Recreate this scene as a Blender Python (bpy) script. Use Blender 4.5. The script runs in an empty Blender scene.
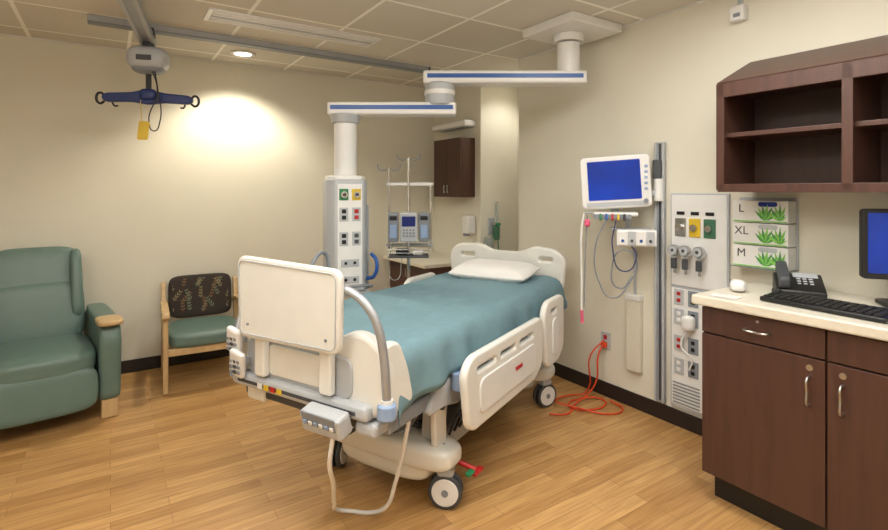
import bpy, bmesh, math, random
from mathutils import Vector, Matrix, Euler, noise
random.seed(4)
R=math.radians
scene=bpy.context.scene
COL=scene.collection

# ------------------------------------------------------------ materials
def lin(c):
    return tuple(((v/255)/12.92 if v/255<=0.04045 else ((v/255+0.055)/1.055)**2.4) for v in c)
def sc(c,f): return tuple(min(1,v*f) for v in c)
def M(name,rgb,rough=.5,metal=0,var=.05,scale=12,bump=0,bscale=200,emis=0,coat=0,stretch=None,trans=0):
    m=bpy.data.materials.new(name); m.use_nodes=True
    nt=m.node_tree; b=nt.nodes['Principled BSDF']
    c=lin(rgb)
    tc=nt.nodes.new('ShaderNodeTexCoord'); mp=nt.nodes.new('ShaderNodeMapping')
    nt.links.new(tc.outputs['Object'],mp.inputs['Vector'])
    if stretch: mp.inputs['Scale'].default_value=stretch
    n=nt.nodes.new('ShaderNodeTexNoise'); n.inputs['Scale'].default_value=scale; n.inputs['Detail'].default_value=4
    nt.links.new(mp.outputs[0],n.inputs['Vector'])
    r=nt.nodes.new('ShaderNodeValToRGB')
    r.color_ramp.elements[0].position=.3; r.color_ramp.elements[1].position=.7
    r.color_ramp.elements[0].color=(*sc(c,1-var),1); r.color_ramp.elements[1].color=(*sc(c,1+var),1)
    nt.links.new(n.outputs['Fac'],r.inputs['Fac']); nt.links.new(r.outputs['Color'],b.inputs['Base Color'])
    b.inputs['Roughness'].default_value=rough; b.inputs['Metallic'].default_value=metal
    b.inputs['Coat Weight'].default_value=coat
    if trans: b.inputs['Transmission Weight'].default_value=trans
    if emis:
        nt.links.new(r.outputs['Color'],b.inputs['Emission Color']); b.inputs['Emission Strength'].default_value=emis
    if bump:
        n2=nt.nodes.new('ShaderNodeTexNoise'); n2.inputs['Scale'].default_value=bscale
        nt.links.new(tc.outputs['Object'],n2.inputs['Vector'])
        bp=nt.nodes.new('ShaderNodeBump'); bp.inputs['Strength'].default_value=bump; bp.inputs['Distance'].default_value=.01
        nt.links.new(n2.outputs['Fac'],bp.inputs['Height']); nt.links.new(bp.outputs[0],b.inputs['Normal'])
    return m

def floor_mat():
    m=bpy.data.materials.new('oak_vinyl_planks'); m.use_nodes=True; nt=m.node_tree; b=nt.nodes['Principled BSDF']
    tc=nt.nodes.new('ShaderNodeTexCoord')
    br=nt.nodes.new('ShaderNodeTexBrick'); br.offset=.37; br.offset_frequency=2
    br.inputs['Scale'].default_value=1; br.inputs['Brick Width'].default_value=.62; br.inputs['Row Height'].default_value=.075
    br.inputs['Mortar Size'].default_value=.0012; br.inputs['Mortar Smooth'].default_value=.4; br.inputs['Bias'].default_value=0
    br.inputs['Color1'].default_value=(*lin((210,167,110)),1); br.inputs['Color2'].default_value=(*lin((182,138,84)),1)
    br.inputs['Mortar'].default_value=(*lin((138,96,54)),1)
    nt.links.new(tc.outputs['Object'],br.inputs['Vector'])
    mp=nt.nodes.new('ShaderNodeMapping'); mp.inputs['Scale'].default_value=(1.6,26,1)
    nt.links.new(tc.outputs['Object'],mp.inputs['Vector'])
    n=nt.nodes.new('ShaderNodeTexNoise'); n.inputs['Scale'].default_value=2.2; n.inputs['Detail'].default_value=6; n.inputs['Distortion'].default_value=.6
    nt.links.new(mp.outputs[0],n.inputs['Vector'])
    r=nt.nodes.new('ShaderNodeValToRGB'); r.color_ramp.elements[0].position=.35; r.color_ramp.elements[1].position=.65
    r.color_ramp.elements[0].color=(.66,.58,.48,1); r.color_ramp.elements[1].color=(1,1,1,1)
    nt.links.new(n.outputs['Fac'],r.inputs['Fac'])
    mx=nt.nodes.new('ShaderNodeMix'); mx.data_type='RGBA'; mx.blend_type='MULTIPLY'; mx.inputs['Factor'].default_value=.75
    nt.links.new(br.outputs['Color'],mx.inputs['A']); nt.links.new(r.outputs['Color'],mx.inputs['B'])
    nt.links.new(mx.outputs['Result'],b.inputs['Base Color'])
    b.inputs['Roughness'].default_value=.36
    return m
def ceil_mat():
    m=bpy.data.materials.new('acoustic_tiles'); m.use_nodes=True; nt=m.node_tree; b=nt.nodes['Principled BSDF']
    tc=nt.nodes.new('ShaderNodeTexCoord'); mp=nt.nodes.new('ShaderNodeMapping'); mp.inputs['Location'].default_value=(.12,.08,0)
    nt.links.new(tc.outputs['Object'],mp.inputs['Vector'])
    br=nt.nodes.new('ShaderNodeTexBrick'); br.offset=0
    br.inputs['Scale'].default_value=1; br.inputs['Brick Width'].default_value=.61; br.inputs['Row Height'].default_value=.61
    br.inputs['Mortar Size'].default_value=.012; br.inputs['Mortar Smooth'].default_value=.05
    br.inputs['Color1'].default_value=(*lin((218,213,202)),1); br.inputs['Color2'].default_value=(*lin((208,203,192)),1)
    br.inputs['Mortar'].default_value=(*lin((252,250,242)),1)
    nt.links.new(mp.outputs[0],br.inputs['Vector'])
    nt.links.new(br.outputs['Color'],b.inputs['Base Color'])
    n=nt.nodes.new('ShaderNodeTexNoise'); n.inputs['Scale'].default_value=160; nt.links.new(tc.outputs['Object'],n.inputs['Vector'])
    ad=nt.nodes.new('ShaderNodeMath'); ad.operation='MULTIPLY_ADD'; ad.inputs[1].default_value=.25
    nt.links.new(n.outputs['Fac'],ad.inputs[0]); nt.links.new(br.outputs['Fac'],ad.inputs[2])
    bp=nt.nodes.new('ShaderNodeBump'); bp.inputs['Strength'].default_value=.6; bp.inputs['Distance'].default_value=.01
    nt.links.new(ad.outputs[0],bp.inputs['Height']); nt.links.new(bp.outputs[0],b.inputs['Normal'])
    b.inputs['Roughness'].default_value=.9
    return m

WALL=M('cream_wall_paint',(223,219,204),.85,var=.015,scale=3,bump=.05,bscale=300)
FLOOR=floor_mat(); CEIL=ceil_mat()
FABRIC=M('dark_brown_upholstery',(52,43,38),.85,var=.12,scale=60)
LEAFT=M('woven_leaf_tan',(138,124,94),.8); LEAFO=M('woven_leaf_olive',(112,122,100),.8); LEAFR=M('woven_leaf_bronze',(122,92,66),.8)
BASEB=M('black_rubber_base',(38,30,28),.5)
WHITE=M('white_plastic',(228,228,227),.35,var=.02)
BEDW=M('bed_offwhite_plastic',(226,225,220),.35,var=.02,coat=.2)
LGRAY=M('light_gray_plastic',(180,184,189),.4,var=.03)
GRAY=M('gray_plastic',(130,136,144),.45)
DGRAY=M('dark_gray_plastic',(66,69,74),.5)
BLACK=M('black_plastic',(24,24,26),.4)
STEEL=M('brushed_steel',(190,190,190),.3,metal=1)
ALU=M('satin_aluminium',(172,176,182),.45,metal=.6)
BLUE=M('blue_stripe',(30,84,160),.35)
NAVY=M('lift_blue',(34,52,110),.4)
SCRBLUE=M('screen_blue',(2,44,140),.25,emis=.5,var=.4,scale=3)
SCRDK=M('screen_dark_blue',(10,30,90),.25,emis=.35)
LBLUE=M('bumper_light_blue',(142,165,200),.4)
TEAL=M('teal_blanket',(112,144,155),.9,var=.05,scale=30,bump=.25,bscale=500)
PILLOW=M('white_pillowcase',(230,229,227),.85,var=.02,bump=.1,bscale=60)
MATT=M('mattress_blue_gray',(96,116,130),.7)
SAGE=M('sage_vinyl',(94,117,110),.42,var=.04,bump=.08,bscale=120)
OAKW=M('light_oak_frame',(192,162,118),.4,var=.12,scale=5,stretch=(4,4,1))
CABW=M('dark_mahogany_laminate',(78,51,42),.4,var=.14,scale=3,stretch=(14,14,1.2))
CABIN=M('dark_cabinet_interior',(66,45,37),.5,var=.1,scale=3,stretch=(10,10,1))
COUNTER=M('cream_laminate_counter',(218,212,197),.35,var=.03,scale=60)
ORANGE=M('orange_cord',(214,72,28),.45)
RED=M('red_plastic',(180,34,34),.4)
YEL=M('yellow_plastic',(215,182,48),.5)
GRN=M('green_plastic',(40,125,80),.45)
DGRN=M('dark_green',(60,108,80),.6)
LEAFG=M('leaf_green',(130,195,90),.6,var=.2,scale=30)
LEAFD=M('leaf_green_deep',(76,150,72),.6,var=.2,scale=30)
PINK=M('pink_plastic',(220,90,130),.5)
CHROME=M('chrome',(210,210,212),.15,metal=1)
GLOW=M('lamp_glow',(255,240,210),.5,emis=9,var=0)
PANELGLOW=M('troffer_diffuser',(255,250,240),.5,emis=2.0,var=0)
CLEAR=M('clear_canister',(215,225,225),.1,trans=.7)

# ------------------------------------------------------------ builders
class G:
    def __init__(s,name,loc=(0,0,0),rot=0,world=False):
        s.ob=bpy.data.objects.new(name,None); s.ob.empty_display_size=.1; COL.objects.link(s.ob)
        s.ob.location=loc; s.ob.rotation_euler=(0,0,R(rot)); s.off=Vector(loc) if world else Vector((0,0,0))
def mk(g,name,me,mat,loc=(0,0,0),rot=(0,0,0),bev=0,seg=2,smooth=False,sub=0,sharp=35):
    if isinstance(me,bmesh.types.BMesh):
        bm=me; me=bpy.data.meshes.new(name); bm.to_mesh(me); bm.free()
    me.name=name
    ob=bpy.data.objects.new(name,me); COL.objects.link(ob)
    if g is not None:
        ob.parent=g.ob; ob.location=Vector(loc)-g.off
    else: ob.location=loc
    ob.rotation_euler=rot
    me.materials.clear(); me.materials.append(mat)
    if smooth:
        for p in me.polygons: p.use_smooth=True
        me.set_sharp_from_angle(angle=R(sharp))
    if bev:
        m=ob.modifiers.new('bevel','BEVEL'); m.width=bev; m.segments=seg; m.limit_method='ANGLE'; m.angle_limit=R(40)
    if sub:
        m=ob.modifiers.new('sub','SUBSURF'); m.levels=sub; m.render_levels=sub
    return ob
def box(g,name,c,s,mat,bev=.004,rot=(0,0,0),seg=2):
    bm=bmesh.new(); bmesh.ops.create_cube(bm,size=1); bmesh.ops.scale(bm,vec=s,verts=bm.verts)
    b=min(bev,min(s)*.49)
    return mk(g,name,bm,mat,c,[R(a) for a in rot],b,seg)
def bx(g,name,a,b,mat,bev=.004,**k):
    c=[(a[i]+b[i])/2 for i in range(3)]; s=[abs(b[i]-a[i]) for i in range(3)]
    return box(g,name,c,s,mat,bev,**k)
def cyl(g,name,p1,p2,r,mat,r2=None,seg=24,bev=0):
    p1=Vector(p1);p2=Vector(p2); d=p2-p1
    bm=bmesh.new(); bmesh.ops.create_cone(bm,cap_ends=True,segments=seg,radius1=r,radius2=r if r2 is None else r2,depth=d.length)
    q=d.to_track_quat('Z','Y').to_matrix().to_4x4(); bmesh.ops.transform(bm,matrix=q,verts=bm.verts)
    return mk(g,name,bm,mat,(p1+p2)/2,bev=bev,smooth=True)
def ball(g,name,c,s,mat,n=2.0,cuts=8,rot=(0,0,0)):
    bm=bmesh.new(); bmesh.ops.create_cube(bm,size=2)
    bmesh.ops.subdivide_edges(bm,edges=bm.edges,cuts=cuts,use_grid_fill=True)
    for v in bm.verts:
        x,y,z=v.co; k=(abs(x)**n+abs(y)**n+abs(z)**n)**(-1/n)
        v.co=Vector((x*k*s[0],y*k*s[1],z*k*s[2]))
    return mk(g,name,bm,mat,c,[R(a) for a in rot],smooth=True,sharp=180,sub=1)
def tube(g,name,pts,r,mat,cyc=False,soft=True,res=8):
    cu=bpy.data.curves.new(name,'CURVE'); cu.dimensions='3D'; cu.bevel_depth=r; cu.bevel_resolution=3; cu.use_fill_caps=True
    if soft:
        sp=cu.splines.new('BEZIER'); sp.bezier_points.add(len(pts)-1); sp.resolution_u=res
        for i,p in enumerate(pts):
            b=sp.bezier_points[i]; b.co=p; b.handle_left_type='AUTO'; b.handle_right_type='AUTO'
    else:
        sp=cu.splines.new('POLY'); sp.points.add(len(pts)-1)
        for i,p in enumerate(pts): sp.points[i].co=(*p,1)
    sp.use_cyclic_u=cyc
    ob=bpy.data.objects.new('tmp',cu); COL.objects.link(ob); bpy.context.view_layer.update()
    me=bpy.data.meshes.new_from_object(ob); bpy.data.objects.remove(ob); bpy.data.curves.remove(cu)
    return mk(g,name,me,mat,smooth=True,sharp=60)
def plate(g,name,loops,th,mat,o=(0,0,0),ux=(1,0,0),uy=(0,0,1),bev=.004):
    cu=bpy.data.curves.new(name,'CURVE'); cu.dimensions='2D'; cu.fill_mode='BOTH'
    bev=min(bev,th*.49); cu.extrude=th/2-bev; cu.bevel_depth=bev; cu.bevel_resolution=2
    for lp in loops:
        sp=cu.splines.new('POLY'); sp.points.add(len(lp)-1)
        for i,p in enumerate(lp): sp.points[i].co=(p[0],p[1],0,1)
        sp.use_cyclic_u=True
    ob=bpy.data.objects.new('tmp',cu); COL.objects.link(ob); bpy.context.view_layer.update()
    me=bpy.data.meshes.new_from_object(ob); bpy.data.objects.remove(ob); bpy.data.curves.remove(cu)
    ux=Vector(ux).normalized(); uy=Vector(uy).normalized(); n=ux.cross(uy)
    mt=Matrix(((ux.x,uy.x,n.x,0),(ux.y,uy.y,n.y,0),(ux.z,uy.z,n.z,0),(0,0,0,1)))
    me.transform(mt)
    return mk(g,name,me,mat,o,smooth=True,sharp=30)
def rr(x0,y0,x1,y1,r,n=6):
    r=min(r,(x1-x0)/2*.99,(y1-y0)/2*.99); pts=[]
    for cx,cy,a0 in ((x1-r,y1-r,0),(x0+r,y1-r,90),(x0+r,y0+r,180),(x1-r,y0+r,270)):
        for i in range(n+1):
            a=R(a0+90*i/n); pts.append((cx+r*math.cos(a),cy+r*math.sin(a)))
    return pts
def rpoly(P,r,n=5):
    out=[];L=len(P)
    for i in range(L):
        a=Vector(P[i-1]);b=Vector(P[i]);c=Vector(P[(i+1)%L])
        ri=r[i] if isinstance(r,(list,tuple)) else r
        d1=(a-b);d2=(c-b); t=min(ri,d1.length*.49,d2.length*.49)
        p=b+d1.normalized()*t;q=b+d2.normalized()*t
        for k in range(n+1):
            u=k/n; out.append(tuple((1-u)**2*p+2*u*(1-u)*b+u*u*q))
    return out
def text(g,name,s,size,mat,o,ux,uy):
    cu=bpy.data.curves.new(name,'FONT'); cu.body=s; cu.size=size; cu.extrude=.0006; cu.align_x='CENTER'; cu.align_y='CENTER'
    ob=bpy.data.objects.new('tmp',cu); COL.objects.link(ob); bpy.context.view_layer.update()
    me=bpy.data.meshes.new_from_object(ob); bpy.data.objects.remove(ob); bpy.data.curves.remove(cu)
    ux=Vector(ux).normalized(); uy=Vector(uy).normalized(); n=ux.cross(uy)
    me.transform(Matrix(((ux.x,uy.x,n.x,0),(ux.y,uy.y,n.y,0),(ux.z,uy.z,n.z,0),(0,0,0,1))))
    return mk(g,name,me,mat,o)

# ------------------------------------------------------------ room shell
CH=2.56; BY=4.75; RX=2.92; LX=-1.9; FY=-1.7; CY=3.90
bx(None,'floor',(LX-.1,FY-.1,-.1),(3.7,BY+.1,0),FLOOR,0)
bx(None,'ceiling',(LX-.1,FY-.1,CH),(3.7,BY+.1,CH+.1),CEIL,0)
bx(None,'wall_back',(LX-.1,BY,0),(3.7,BY+.1,CH),WALL,0)
bx(None,'wall_left',(LX-.1,FY,0),(LX,BY,CH),WALL,0)
bx(None,'wall_front',(LX-.1,FY-.1,0),(3.7,FY,CH),WALL,0)
bx(None,'wall_right',(RX,FY,0),(3.7,3.28,CH),WALL,0)
bx(None,'wall_recess',(3.45,3.28,0),(3.7,CY,CH),WALL,0)
bx(None,'wall_corner',(2.985,CY,0),(3.7,BY,CH),WALL,0)
bx(None,'baseboard_back',(LX,BY-.012,0),(2.985,BY,.1),BASEB,.003)
bx(None,'baseboard_left',(LX,FY,0),(LX+.012,BY-.012,.1),BASEB,.003)
bx(None,'baseboard_right',(RX-.012,FY,0),(RX,3.28,.1),BASEB,.003)
bx(None,'baseboard_corner',(2.973,CY,0),(2.985,BY-.012,.1),BASEB,.003)
bx(None,'trim_1',(LX,BY-.02,CH-.006),(2.985,BY,CH),WHITE,0)
bx(None,'trim_2',(RX-.02,FY,CH-.006),(RX,3.28,CH),WHITE,0)

# ------------------------------------------------------------ ceiling things
g=G('air_diffuser',(1.08,3.48,CH),world=True)
bx(g,'frame',(.5,3.36,CH-.012),(1.66,3.60,CH),WHITE,.003)
for i in range(5):
    y=3.39+i*.04
    bx(g,'slot',(.53,y,CH-.018),(1.63,y+.02,CH-.011),(WHITE if i!=2 else LGRAY),.002)
def downlight(x,y,e,size,blend,col):
    g=G('recessed_downlight',(x,y,CH),world=True)
    plate(g,'trim_ring',[[(.095*math.cos(a*math.pi/16),.095*math.sin(a*math.pi/16)) for a in range(32)],[(.07*math.cos(a*math.pi/16),.07*math.sin(a*math.pi/16)) for a in range(32)]],.012,WHITE,(x,y,CH-.006),(1,0,0),(0,1,0))
    cyl(g,'lens',(x,y,CH-.006),(x,y,CH-.001),.07,GLOW)
    l=bpy.data.lights.new('downlight_spot','SPOT'); l.energy=e; l.spot_size=R(size); l.spot_blend=blend; l.color=col; l.shadow_soft_size=.05
    o=bpy.data.objects.new('downlight_spot',l); COL.objects.link(o); o.parent=g.ob; o.location=(0,0,-.04)
downlight(.9,4.34,80,130,.6,(1,.91,.74))
downlight(3.22,3.56,14,130,.7,(1,.95,.86))  # added in the alcove to brighten its wall strip
def area(g,name,loc,sx,sy,e,up=False,col=(1,.985,.94)):
    l=bpy.data.lights.new(name,'AREA'); l.shape='RECTANGLE'; l.size=sx; l.size_y=sy; l.energy=e; l.color=col
    o=bpy.data.objects.new(name,l); COL.objects.link(o); o.parent=g.ob; o.location=loc
    if up: o.rotation_euler=(math.pi,0,0)
for i,(x,y,p) in enumerate(((.3,1.6,23),(1.85,1.0,22),(-1.0,.6,21),(1.0,-.8,18))):
    g=G('ceiling_troffer_light',(x,y,CH),world=True)
    bx(g,'frame',(x-.31,y-.62,CH-.015),(x+.31,y+.62,CH),WHITE,.003)
    bx(g,'diffuser',(x-.28,y-.59,CH-.02),(x+.28,y+.59,CH-.014),PANELGLOW,.001)
    area(g,'troffer_lamp',(0,0,-.03),.56,1.18,p)
for i,(x,y) in enumerate(((.75,.45),(-.75,1.15))):  # unseen pendants, added out of frame to brighten the ceiling
    g=G('added_fill_uplight',(x,y,2.0))
    box(g,'body',(0,0,0),(1.2,.14,.05),WHITE,.01)
    box(g,'lens',(0,0,.028),(1.14,.11,.008),PANELGLOW,.001)
    for sx in (-.5,.5): cyl(g,'fill_wire',(sx,0,.02),(sx,0,CH-2.0),.003,STEEL)
    area(g,'added_fill_lamp',(0,0,.04),1.1,.1,24,True)
# lift tracks
g=G('ceiling_lift_track',(1.1,3.93,CH),world=True)
bx(g,'rail',(-.12,3.895,CH-.045),(2.40,3.955,CH),ALU,.005)
bx(g,'rail_lip',(-.12,3.888,CH-.052),(2.40,3.962,CH-.042),GRAY,.003)
box(g,'end_cap',(2.405,3.925,CH-.024),(.01,.07,.05),DGRAY,.002)
g=G('ceiling_lift_track',(.22,4.02,CH-.055))
g.ob.rotation_euler=(0,0,R(-9))
box(g,'rail',(0,-1.15,-.035),(.075,2.5,.07),ALU,.006)
box(g,'rail_lip_l',(-.034,-1.15,-.073),(.022,2.5,.01),LGRAY,.002)
box(g,'rail_lip_r',(.034,-1.15,-.073),(.022,2.5,.01),LGRAY,.002)
box(g,'trolley',(0,-.08,.0),(.09,.12,.05),DGRAY,.008)
g=G('patient_lift',(.215,3.93,0),-20)
box(g,'hanger',(0,0,2.41),(.06,.06,.07),DGRAY,.005)
ball(g,'motor_housing',(0,0,2.325),(.125,.10,.08),LGRAY,3)
ball(g,'housing_underside',(0,0,2.28),(.10,.08,.055),GRAY,3)
box(g,'label',(0,-.1,2.315),(.09,.006,.035),DGRAY,.002)
box(g,'strap',(0,0,2.17),(.035,.005,.15),BLACK,.001)
ball(g,'hub',(0,0,2.085),(.055,.042,.042),NAVY,3)
plate(g,'spreader_bar',[rpoly([(-.27,2.06),(-.25,2.04),(-.1,2.045),(0,2.03),(.1,2.045),(.25,2.04),(.27,2.06),(.25,2.08),(.1,2.09),(0,2.115),(-.1,2.09),(-.25,2.08)],.02)],.042,NAVY,bev=.01)
for sx in (-1,1):
    tube(g,'hook',[(sx*.26,0,2.07),(sx*.29,0,2.09),(sx*.31,0,2.055),(sx*.29,0,2.02),(sx*.262,0,2.035)],.008,BLACK)
    tube(g,'hook_inner',[(sx*.22,0,2.06),(sx*.21,.02,2.01),(sx*.19,.02,2.01)],.006,BLACK)
tube(g,'pendant_cord',[(.03,-.05,2.27),(.07,-.06,2.1),(.02,-.06,1.9),(.05,-.06,1.84),(.085,-.06,1.9),(.07,-.05,2.12),(.05,-.05,2.25)],.004,BLACK)
plate(g,'yellow_tag',[rr(-.03,-.06,.03,.06,.01)],.003,YEL,(-.01,-.07,1.84),(1,.15,0),(.1,0,1))
tube(g,'tag_string',[(-.02,-.07,1.9),(-.03,-.06,2.04)],.002,YEL)

# ------------------------------------------------------------ boom
g=G('ceiling_service_boom',(2.6,2.42,0),world=True)
A=Vector((2.6,2.42)); B=Vector((1.87,2.90)); C=Vector((1.335,3.25))
def beam(g,name,p,q,z,w,h,ext,mat,stripe):
    d=(q-p).normalized(); a=p-d*ext; b=q+d*ext; m=(a+b)/2; ang=math.degrees(math.atan2(d.y,d.x)); L=(b-a).length
    box(g,name,(m.x,m.y,z),(L,w,h),mat,.014,(0,0,ang),3)
    n=Vector((-d.y,d.x))
    for s in (-1,1):
        c=m+n*s*(w/2)
        box(g,name+'_blue_stripe',(c.x,c.y,z+.006),(L*.95,.004,h*.34),stripe,.001,(0,0,ang))
bx(g,'ceiling_plate',(2.38,2.18,CH-.06),(2.86,2.64,CH),WHITE,.01)
cyl(g,'drop_tube',(2.6,2.42,CH-.12),(2.6,2.42,2.2),.075,WHITE,seg=32)
cyl(g,'ceiling_flange',(2.6,2.42,CH-.11),(2.6,2.42,CH-.06),.10,WHITE,seg=32,bev=.005)
beam(g,'upper_arm',A,B,2.205,.15,.085,.11,WHITE,BLUE)
cyl(g,'knuckle',(B.x,B.y,2.17),(B.x,B.y,2.02),.10,LGRAY,seg=32,bev=.01)
cyl(g,'knuckle_ring',(B.x,B.y,2.12),(B.x,B.y,2.09),.105,WHITE,seg=32)
beam(g,'lower_arm',B,C,1.995,.15,.085,.11,WHITE,BLUE)
cyl(g,'bearing',(C.x,C.y,1.96),(C.x,C.y,1.90),.105,LGRAY,r2=.09,seg=32,bev=.006)
cyl(g,'down_tube',(C.x,C.y,1.91),(C.x,C.y,1.50),.075,WHITE,seg=32)
h=G('tmpx',(C.x,C.y,0),-8)
plate(h,'service_head',[rpoly([(-.13,-.04),(-.09,-.105),(.09,-.105),(.13,-.04),(.13,.07),(.09,.105),(-.09,.105),(-.13,.07)],.015)],.74,LGRAY,(0,0,1.15),(1,0,0),(0,1,0),bev=.01)
plate(h,'head_cap',[rpoly([(-.12,-.03),(-.08,-.09),(.08,-.09),(.12,-.03),(.12,.06),(.08,.09),(-.08,.09),(-.12,.06)],.015)],.03,WHITE,(0,0,1.53),(1,0,0),(0,1,0),bev=.008)
box(h,'front_panel',(0,-.114,1.15),(.165,.012,.68),WHITE,.003)
for i,m in enumerate((GRN,YEL)):
    x=(-.042,.042)[i]; z=1.42
    box(h,'gas_plate',(x,-.121,z),(.06,.006,.075),m,.004)
    cyl(h,'gas_outlet',(x,-.122,z),(x,-.138,z),.022,CHROME)
    cyl(h,'gas_outlet_core',(x,-.13,z),(x,-.145,z),.011,DGRAY)
for z in (1.29,1.13):
    for x in (-.042,.042):
        box(h,'power_outlet',(x,-.121,z),(.058,.008,.09),LGRAY,.004)
        for dz in (-.02,.02): box(h,'socket',(x,-.126,z+dz),(.028,.006,.026),(BLACK if x<0 else RED if z>1.2 else DGRAY),.002)
for z in (.97,.86):
    box(h,'data_plate',(0,-.121,z),(.12,.008,.05),LGRAY,.003)
    for x in (-.03,.03): box(h,'data_jack',(x,-.126,z),(.018,.005,.018),BLACK,.001)
for z,m in ((1.42,GRN),(1.36,YEL),(1.28,WHITE),(1.18,DGRAY)):
    box(h,'side_outlet',(-.114,-.07,z),(.012,.035,.045),m,.003,(0,0,32))
box(h,'equipment_rail',(.145,-.03,1.05),(.012,.03,.6),ALU,.003)
box(h,'head_shelf',(0,-.02,.765),(.28,.25,.02),LGRAY,.008)
tube(h,'head_handle',[(.13,-.06,.85),(.16,-.14,.88),(.17,-.15,.98),(.15,-.10,1.02)],.012,BLUE)
tube(h,'head_handle_low',[(-.13,-.10,.80),(-.13,-.17,.82),(.13,-.17,.82),(.13,-.10,.80)],.01,GRAY)
for c in list(h.ob.children):
    c.parent=g.ob
    mt=Matrix.Translation((C.x-2.6,C.y-2.42,0))@Matrix.Rotation(R(-8),4,'Z')
    c.matrix_local=mt@(Matrix.Translation(c.location)@c.rotation_euler.to_matrix().to_4x4())
bpy.data.objects.remove(h.ob)

# ------------------------------------------------------------ IV pump stand
g=G('infusion_pump_stand',(1.92,3.42,0),-29)
for k in range(5):
    a=R(90+72*k); x,y=.2*math.cos(a),.2*math.sin(a)
    cyl(g,'leg',(0,0,.10),(x,y,.075),.014,LGRAY,r2=.01)
    cyl(g,'caster',(x-.01,y,.03),(x+.01,y,.03),.03,BLACK)
    cyl(g,'caster_stem',(x,y,.04),(x,y,.085),.007,GRAY)
cyl(g,'base_hub',(0,0,.08),(0,0,.14),.035,LGRAY)
cyl(g,'pole',(0,0,.12),(0,0,1.7),.013,CHROME)
cyl(g,'side_post_l',(-.15,0,1.0),(-.15,0,1.62),.010,CHROME)
cyl(g,'side_post_r',(.17,0,1.0),(.17,0,1.5),.010,CHROME)
box(g,'cross_bar',(.01,0,1.495),(.36,.02,.024),WHITE,.004)
box(g,'cross_bar_low',(.01,0,1.03),(.36,.02,.02),LGRAY,.004)
for sx in (-1,1):
    for (px,pz) in ((-.0,1.7),(-.15,1.62)):
        tube(g,'bag_hook',[(px,0,pz-.01),(px+sx*.05,0,pz-.02),(px+sx*.08,0,pz-.005),(px+sx*.085,0,pz+.03)],.005,GRAY)
box(g,'pump_controller',(.0,-.06,1.17),(.13,.12,.22),LGRAY,.012)
box(g,'controller_screen',(.0,-.122,1.215),(.10,.006,.075),SCRDK,.002)
for r_ in range(3):
    for c_ in range(4): box(g,'key',(-.036+c_*.024,-.122,1.15-r_*.022),(.016,.006,.013),GRAY,.001)
for sx in (-1,1):
    box(g,'pump_channel',(sx*.115,-.06,1.17),(.08,.12,.22),GRAY,.012)
    box(g,'channel_display',(sx*.115,-.122,1.24),(.055,.006,.03),BLACK,.002)
    box(g,'channel_door',(sx*.115,-.123,1.14),(.05,.008,.10),LBLUE,.004)
box(g,'tray',(0,-.07,.955),(.3,.2,.015),DGRAY,.004)
for z in (.985,1.01):
    tube(g,'basket_rim',[(-.15,-.17,z),(.15,-.17,z),(.15,.03,z),(-.15,.03,z)],.003,CHROME,cyc=True,soft=False)
box(g,'tray_item',(-.05,-.08,.985),(.09,.08,.045),BLACK,.01)
box(g,'tray_item_2',(.07,-.08,.98),(.08,.08,.035),WHITE,.01)
tube(g,'iv_line',[(-.115,-.12,1.06),(-.15,-.15,.9),(-.1,-.13,.78),(-.05,-.1,.95),(-.02,-.1,1.05)],.003,CLEAR)

# ------------------------------------------------------------ hospital bed
g=G('hospital_bed',(1.287,1.944,0),25)
def caster(x,y,steer):
    c=Vector((x,y)); d=Vector((math.cos(R(steer)),math.sin(R(steer)))); n=Vector((-d.y,d.x))
    for s in (-1,1):
        p=c+n*s*.010; q=c+n*s*.032
        cyl(g,'caster_tread',(p.x,p.y,.078),(q.x,q.y,.078),.078,DGRAY,seg=32,bev=.006)
        q2=c+n*s*.036
        cyl(g,'caster_disc',(p.x,p.y,.078),(q2.x,q2.y,.078),.062,WHITE,seg=32,bev=.004)
        q3=c+n*s*.040
        cyl(g,'caster_hub',(p.x,p.y,.078),(q3.x,q3.y,.078),.016,GRAY)
    box(g,'caster_fork',(x,y,.165),(.08,.07,.05),LGRAY,.02,(0,0,steer))
    cyl(g,'caster_stem',(x,y,.16),(x,y,.22),.03,LGRAY)
caster(0,0,113); caster(0,.66,20); caster(1.27,0,-28); caster(1.27,.66,10)
for s0,nm in ((0,'foot'),(1.27,'head')):
    ball(g,'base_cover_'+nm,(s0,.33,.235),(.11,.39,.065),BEDW,4)
    ball(g,'base_skirt_'+nm,(s0,.33,.175),(.09,.27,.08),BEDW,4)
bx(g,'base_beam',(0,.12,.12),(1.27,.54,.22),LGRAY,.03,seg=3)
bx(g,'base_under',(.1,.16,.10),(1.17,.5,.13),DGRAY,.01)
cyl(g,'brake_pedal_red',(.10,-.10,.15),(.06,.0,.19),.012,RED)
box(g,'brake_pedal_pad',(.10,-.11,.145),(.08,.03,.015),RED,.006)
box(g,'steer_pedal_pad',(.03,-.11,.17),(.05,.03,.015),GRN,.006)
cyl(g,'pedal_bar',(-.02,-.06,.2),(-.02,.7,.2),.01,STEEL)
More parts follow.
